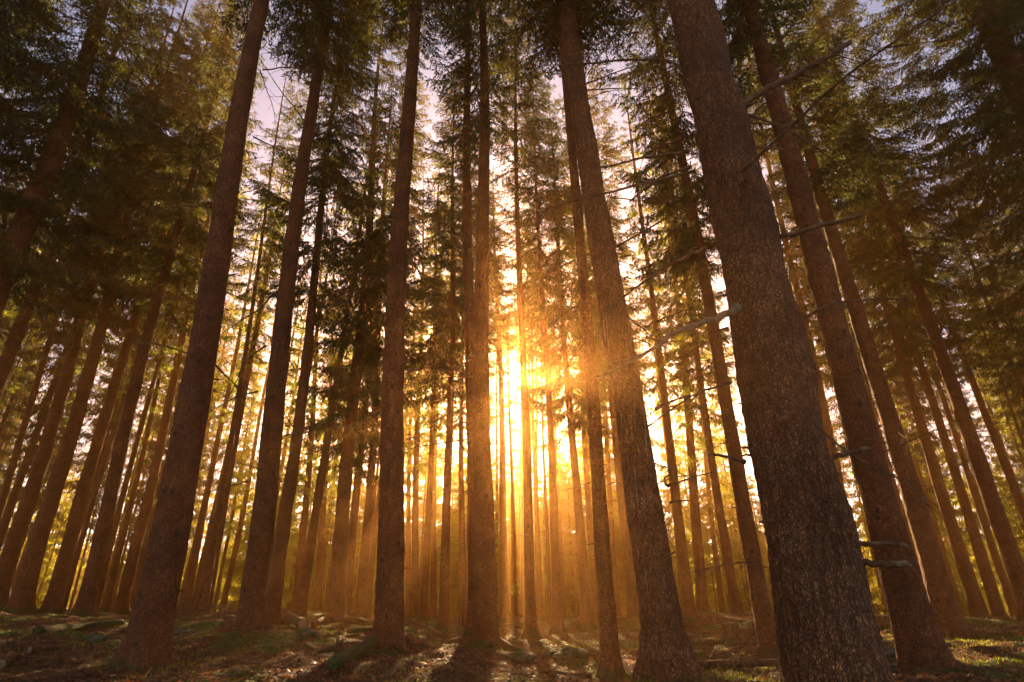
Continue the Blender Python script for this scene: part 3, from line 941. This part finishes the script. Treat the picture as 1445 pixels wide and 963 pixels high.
branch(R_, [(912, 475), (935, 481), (966, 482)], 4, 2, 0, .2, 2)
branch(R_, [(942, 686), (965, 678), (1006, 666)], 6, 2, 0, -.3, 3)
branch(R_, [(940, 685), (938, 675), (946, 670)], 5, 2, -.1, -.2, 1)
branch(R_, [(946, 709), (960, 707), (975, 707)], 4, 2, 0, .1, 1)
branch(R_, [(952, 779), (943, 786), (938, 800)], 4, 2, -.2, -.35, 3)
branch(R_, [(925, 578), (950, 566), (975, 556)], 5, 2, 0, .2, 3)
branch(R_, [(896, 686), (868, 681), (855, 686)], 3, 1.5, 0, .2, 1)
branch(R_, [(866, 385), (838, 410), (812, 440)], 4, 2, 0, .3, 4)
K_ = 'straight red spruce'
branch(K_, [(386, 414), (366, 436), (350, 446), (313, 471)], 4, 1.5, 0, .4, 5)
branch(K_, [(364, 552), (340, 559), (323, 566), (292, 583)], 4, 1.5, 0, -.3, 4)
branch(K_, [(374, 489), (358, 500), (346, 513), (322, 563)], 4, 1.5, 0, .3, 5)
branch(K_, [(396, 492), (406, 505), (414, 518), (431, 546)], 3.5, 1.5, 0, .3, 3)
branch(K_, [(390, 566), (405, 590), (432, 628)], 3.5, 1.5, 0, .2, 3)
branch(K_, [(349, 680), (320, 687), (280, 699)], 4, 1.5, 0, .3, 4)
branch(K_, [(380, 649), (392, 672), (408, 698)], 3.5, 1.5, 0, -.3, 3)
branch('tall bare orange', [(578, 364), (592, 385), (608, 430), (630, 475)], 4, 1.5, 0, .5, 4)

# ------------------------------------------------------------------ things lying on the forest floor
def stump(px, py, wpx, hpx, label, tilt=0.0, broken=False):
    p = ground_at(px, py)
    sc = cam_depth(p) / FPX
    r, h = wpx * sc / 2, hpx * sc
    root = bpy.data.objects.new('tree_stump', None); COL.objects.link(root)
    root.location = p; tag(root, label, 'stump')
    root.rotation_euler = (0, tilt, random.uniform(0, 6))
    rs = np.random.default_rng(int(px))
    seg, rings = 28, 12
    th = np.linspace(0, 6.2832, seg, endpoint=False)
    lob = 1 + .10 * np.sin(3 * th + 1) + .06 * np.sin(5 * th + 2)
    V = []
    for k in range(rings):
        u = k / (rings - 1)
        R = r * lob * (1 + .55 * math.exp(-u * 5)) * (1 + rs.normal(0, .02, seg))
        top = h * (1 + (rs.normal(0, .22, seg) if broken else .05 * np.cos(th)) * (u == 1))
        z = -.12 + (top + .12) * u
        V.append(np.stack([R * np.cos(th), R * np.sin(th), z * np.ones(seg)], -1))
    V = np.concatenate(V)
    i = np.arange(rings * seg).reshape(rings, seg); n = np.roll(i, -1, 1)
    Q = np.stack([i[:-1], n[:-1], n[1:], i[1:]], -1).reshape(-1, 4)
    link('bark_side', mesh_np('bark_side', V, Q, M_bark_rough, True), root)
    ring = V[-seg:] * np.array([.985, .985, 1]) + np.array([0, 0, -.004])
    inner = ring * np.array([.5, .5, 1]); inner[:, 2] = h * .98 + rs.normal(0, .01, seg)
    VV = np.concatenate([ring, inner, [[0, 0, h * .98]]])
    a = np.arange(seg); b = np.roll(a, -1)
    link('cut_top', mesh_np('cut_top', VV, [np.stack([a, b, b + seg, a + seg], -1), np.stack([a + seg, b + seg, np.full(seg, 2 * seg)], -1)], M_split), root)

stump(1034, 906, 22, 24, 'small sunlit sawn stump standing in dry grass left of the massive trunk')
stump(1071, 894, 16, 14, 'low stump half hidden behind the curved-foot spruce')
stump(1247, 888, 22, 17, 'low pale stump in front of the sunlit moss right of the massive trunk')
stump(476, 929, 9, 22, 'narrow broken snag stump beside the mossy log at left', .1, True)

def log(pts_, w0, w1, label, cat='log', name='fallen_log', mat=None, lift=.3, ends=True, twigs=0):
    """pts_: photo pixels on the ground, followed with their own ground heights."""
    G = [ground_at(x, y) for x, y in pts_]
    c = G[0].copy()
    sc = cam_depth(c) / FPX / 2
    P = curve_pts([g_ - c + Vector((0, 0, w0 * sc * (1 + lift) * .8)) for g_ in G], 14)
    R = [sc * (w0 + (w1 - w0) * i / 13) for i in range(14)]
    A = Acc(); A.add(*tube(P, R, 12 if w0 > 6 else 6, .07))
    rr = random.Random(int(pts_[0][0]))
    for k in range(twigs):
        i = rr.randrange(2, 13)
        d = Vector((rr.uniform(-1, 1), rr.uniform(-1, 1), rr.uniform(.2, 1))).normalized()
        l = rr.uniform(.12, .4)
        A.add(*tube([P[i], P[i] + d * l * .5, P[i] + d * l + Vector((0, 0, -.02))], [R[i] * .4, R[i] * .3, R[i] * .12], 4))
    if not ends:
        o = link(name, A.mesh(name, mat or M_dead, True), None, c); tag(o, label, cat); return o
    root = bpy.data.objects.new(name, None); COL.objects.link(root); root.location = c
    tag(root, label, cat)
    link('bark', A.mesh('bark', mat or M_bark_rough, True), root)
    for k, (e, e2) in enumerate(((0, 1), (13, 12))):
        T = (P[e] - P[e2]).normalized()
        B = Acc(); B.add(*tube([P[e] - T * .01, P[e] + T * .006, P[e] + T * .012], [R[e] * .97, R[e] * .95, R[e] * .3], 12, .03))
        link('cut_end', B.mesh('cut_end', M_split), root)
    return root

M_mossy = bark_mat('mossy_bark', GREY, 24, 0.015, 0.2, 0.3, 6.0)
log([(396, 872), (410, 880), (426, 891)], 13, 10, 'short fallen log lying right of the darker spruce at left')
log([(440, 890), (450, 884), (462, 872)], 7, 5, 'leaning root-like branch beside the stout spruce', 'branch', 'fallen_branch', None, 1.5, False)
log([(530, 914), (505, 930), (468, 952)], 17, 14, 'thick mossy rotten log lying left of the tall bare orange spruce', mat=M_mossy, ends=False)
log([(975, 946), (1040, 944), (1112, 941)], 11, 9, 'straight fallen log in dry grass left of the massive trunk')
log([(1020, 930), (1045, 915), (1072, 900)], 4, 2, 'thin forked stick lying in front of the small sunlit stump', 'branch', 'fallen_branch', None, 1.5, False, 4)
log([(636, 938), (655, 948), (676, 960)], 5, 3, 'dead stick lying on litter below the twin trunks', 'branch', 'fallen_branch', None, .5, False, 3)
log([(696, 884), (720, 885), (742, 886)], 6, 5, 'low mossy log behind the dark slim spruce by the sun', mat=M_mossy, ends=False)
log([(770, 950), (800, 955), (835, 957)], 5, 3, 'dead stick on the moss left of the slim greyish spruce', 'branch', 'fallen_branch', None, .5, False, 3)
log([(50, 898), (110, 890), (172, 884)], 12, 9, 'long mossy log on the dark bank at left', mat=M_mossy, ends=False)
log([(40, 924), (62, 921), (80, 919)], 9, 7, 'short split log in the dark litter at far left')
log([(0, 945), (14, 940), (28, 934)], 12, 9, 'pale split log piece at the lower left corner')
log([(490, 896), (530, 893), (560, 892)], 7, 5, 'slender mossy log behind the tall bare orange spruce', mat=M_mossy, ends=False)
log([(570, 880), (600, 888), (628, 905)], 5, 3, 'bent dead branch lying before the spreading root feet', 'branch', 'fallen_branch', None, .6, False, 4)
log([(985, 958), (1000, 935), (1010, 915)], 4, 2, 'pale dry branch sticking out of the grass near the rough spruce', 'branch', 'fallen_branch', M_split, 1.2, False, 3)
log([(1395, 900), (1420, 892), (1445, 884)], 5, 3, 'dry branch on sunlit moss near the right edge', 'branch', 'fallen_branch', None, .8, False, 4)
log([(1265, 915), (1300, 908), (1335, 896)], 4, 2, 'thin stick across the sunlit moss behind the big dark spruce', 'branch', 'fallen_branch', None, .6, False, 3)

def boulder(px, py, wpx, hpx, label, name='mossy_stone', cat='stone'):
    p = ground_at(px, py)
    sc = cam_depth(p) / FPX
    import bmesh
    bm = bmesh.new(); bmesh.ops.create_icosphere(bm, subdivisions=5, radius=1)
    for v in bm.verts:
        q = v.co * 1.3 + Vector((px, py, 0))
        f = 1 + .35 * mnoise.noise(q) + .12 * mnoise.noise(q * 3) + .05 * mnoise.noise(q * 8)
        v.co = Vector((v.co.x * wpx / 2, v.co.y * wpx / 2.3, v.co.z * hpx * .8)) * sc * f
    me = bpy.data.meshes.new(name); bm.to_mesh(me); bm.free()
    me.polygons.foreach_set('use_smooth', np.ones(len(me.polygons), bool)); me.materials.append(M_stone)
    tag(link(name, me, None, p), label, cat)
boulder(240, 898, 60, 16, 'broad moss-covered stone on the bank left of the big leaning spruce')
boulder(1243, 925, 42, 18, 'dark mossy stone at the foot of the massive trunk')
boulder(135, 905, 26, 10, 'small dark stone among litter at lower left')
boulder(432, 897, 34, 11, 'mossy hummock stone on the sunlit moss left of the tall bare orange spruce')
boulder(800, 925, 60, 14, 'wide mossy stone left of the slim greyish spruce')
boulder(735, 930, 40, 12, 'mossy stone below the dark slim spruce by the sun')
boulder(1262, 950, 30, 12, 'low stone between the massive trunk and the big dark spruce')

# small stuff nobody could count
def scatter(n, xr, yr, maskfn, seed):
    rs = np.random.default_rng(seed)
    y = yr[0] + (yr[1] - yr[0]) * rs.random(n) ** 1.4
    x = rs.uniform(-1, 1, n) * np.minimum(xr, y * .98 + 1.0)
    keep = np.array([rs.random() < maskfn(a, b) for a, b in zip(x, y)])
    x, y = x[keep], y[keep]
    return x, y, mesh_z_np(x, y), rs

def blades(name, n, yr, maskfn, hl, w, spread, mat, seed):
    x, y, z, rs = scatter(n, 26, yr, maskfn, seed)
    m = len(x)
    b = np.stack([x, y, z - .01], -1)
    d = np.stack([rs.normal(0, spread, m), rs.normal(0, spread, m), np.ones(m)], -1)
    d /= np.linalg.norm(d, axis=1)[:, None]
    l = rs.uniform(hl[0], hl[1], m)[:, None]
    a = rs.uniform(0, 6.28, m)
    sd = np.stack([np.cos(a), np.sin(a), np.zeros(m)], -1) * w
    T = np.stack([b - sd, b + sd, b + d * l], 1).reshape(-1, 3)
    o = link(name, mesh_np(name, T, np.arange(3 * m).reshape(-1, 3), mat))
    tag(o, kind='stuff')

def m_moss(x, y):
    v = mnoise.noise(Vector((x * .55, y * .55, 1.7))) + .4 * mnoise.noise(Vector((x * 2, y * 2, 4.)))
    return min(1, max(0, (v - .02) * 3.2))
def m_straw(x, y):
    v = mnoise.noise(Vector((x * .8, y * .8, 9.7))) + (.45 if (1.5 < x < 5 and 8 < y < 16) or x > 8 else -.1)
    return min(1, max(0, v * 2))
blades('moss', 110000, (6.5, 30), m_moss, (.02, .07), .007, .45, M_moss, 31)
def m_patch(x, y):
    return min(1, sum(math.exp(-(((x - a) / u) ** 2 + ((y - b) / v) ** 2)) for a, b, u, v in ((8.9, 14.5, 2.2, 2.5), (-4.6, 17, 1.4, 2.6), (-3.6, 14.2, 1.2, 1.6), (1.7, 16.5, 1.0, 2.5), (4.8, 15, 1.0, 1.5))))
blades('moss', 160000, (9, 21), m_patch, (.02, .055), .007, .5, M_moss, 35)
blades('dry_grass', 42000, (6.5, 26), m_straw, (.08, .26), .0035, 1.1, M_straw, 32)

x, y, z, rs = scatter(60000, 20, (6.0, 24), lambda a, b: .35 + .65 * (1 - m_moss(a, b)), 33)
m = len(x)
cpt = np.stack([x, y, z + rs.uniform(.0, .02, m)], -1)
e1 = rs.normal(0, 1, (m, 3)); e1[:, 2] *= .35; e1 /= np.linalg.norm(e1, axis=1)[:, None]
e2 = np.cross(e1, rs.normal(0, .4, (m, 3)) + np.array([0, 0, 1])); e2 /= np.linalg.norm(e2, axis=1)[:, None]
sz = rs.uniform(.010, .042, m)[:, None]
T = np.stack([cpt - e1 * sz, cpt - e2 * sz * .55, cpt + e1 * sz, cpt + e2 * sz * .55], 1).reshape(-1, 3)
tag(link('leaf_litter', mesh_np('leaf_litter', T, np.arange(4 * m).reshape(-1, 4), M_leaf)), kind='stuff')

def twig_mass(name, n, centre, rad, hgt, lens, r, seed):
    rs = random.Random(seed)
    A = Acc()
    for k in range(n):
        if centre is None:
            yy = 6.5 + 18 * rs.random() ** 1.4; xx = rs.uniform(-1, 1) * yy * .95; zz = mesh_z(xx, yy) + .01
        else:
            a, q = rs.uniform(0, 6.28), rad * rs.random() ** .6
            xx, yy = centre.x + q * math.cos(a), centre.y + q * math.sin(a); zz = mesh_z(xx, yy) + hgt * rs.random() * (1 - q / rad)
        d = Vector((rs.gauss(0, 1), rs.gauss(0, 1), rs.gauss(0, .12 if centre is None else .5))).normalized()
        l = rs.uniform(*lens)
        p = Vector((xx, yy, zz + .008))
        A.add(*tube([p, p + d * l * .5 + Vector((0, 0, rs.uniform(-.01, .04))), p + d * l + Vector((0, 0, rs.uniform(-.03, .02)))], [r, r * .8, r * .35], 4, 0, False))
    tag(link(name, A.mesh(name, M_dead)), kind='stuff')
twig_mass('fallen_twigs', 2600, None, 0, 0, (.08, .5), .005, 41)
twig_mass('brush_pile', 420, ground_at(285, 872), 1.6, .5, (.3, 1.0), .007, 42)
twig_mass('brush_heap', 260, ground_at(1060, 935), .9, .25, (.2, .7), .005, 43)

# ------------------------------------------------------------------ haze
hx = 122.0
hv = np.array([(-hx, -42, -2), (hx, -42, -2), (hx, 106, -2), (-hx, 106, -2), (-hx, -42, 34), (hx, -42, 34), (hx, 106, 34), (-hx, 106, 34)], float)
hq = np.array([(0, 3, 2, 1), (4, 5, 6, 7), (0, 1, 5, 4), (1, 2, 6, 5), (2, 3, 7, 6), (3, 0, 4, 7)])
mh = bpy.data.materials.new('haze'); mh.use_nodes = True
t = mh.node_tree
t.nodes.remove(t.nodes['Principled BSDF'])
pv = t.nodes.new('ShaderNodeVolumePrincipled')
pv.inputs['Color'].default_value = (1.0, 0.50, 0.15, 1)
pv.inputs['Density'].default_value = 0.0042
pv.inputs['Anisotropy'].default_value = 0.83
t.links.new(pv.outputs[0], t.nodes['Material Output'].inputs['Volume'])
tag(link('haze', mesh_np('haze', hv, hq, mh)), kind='stuff')
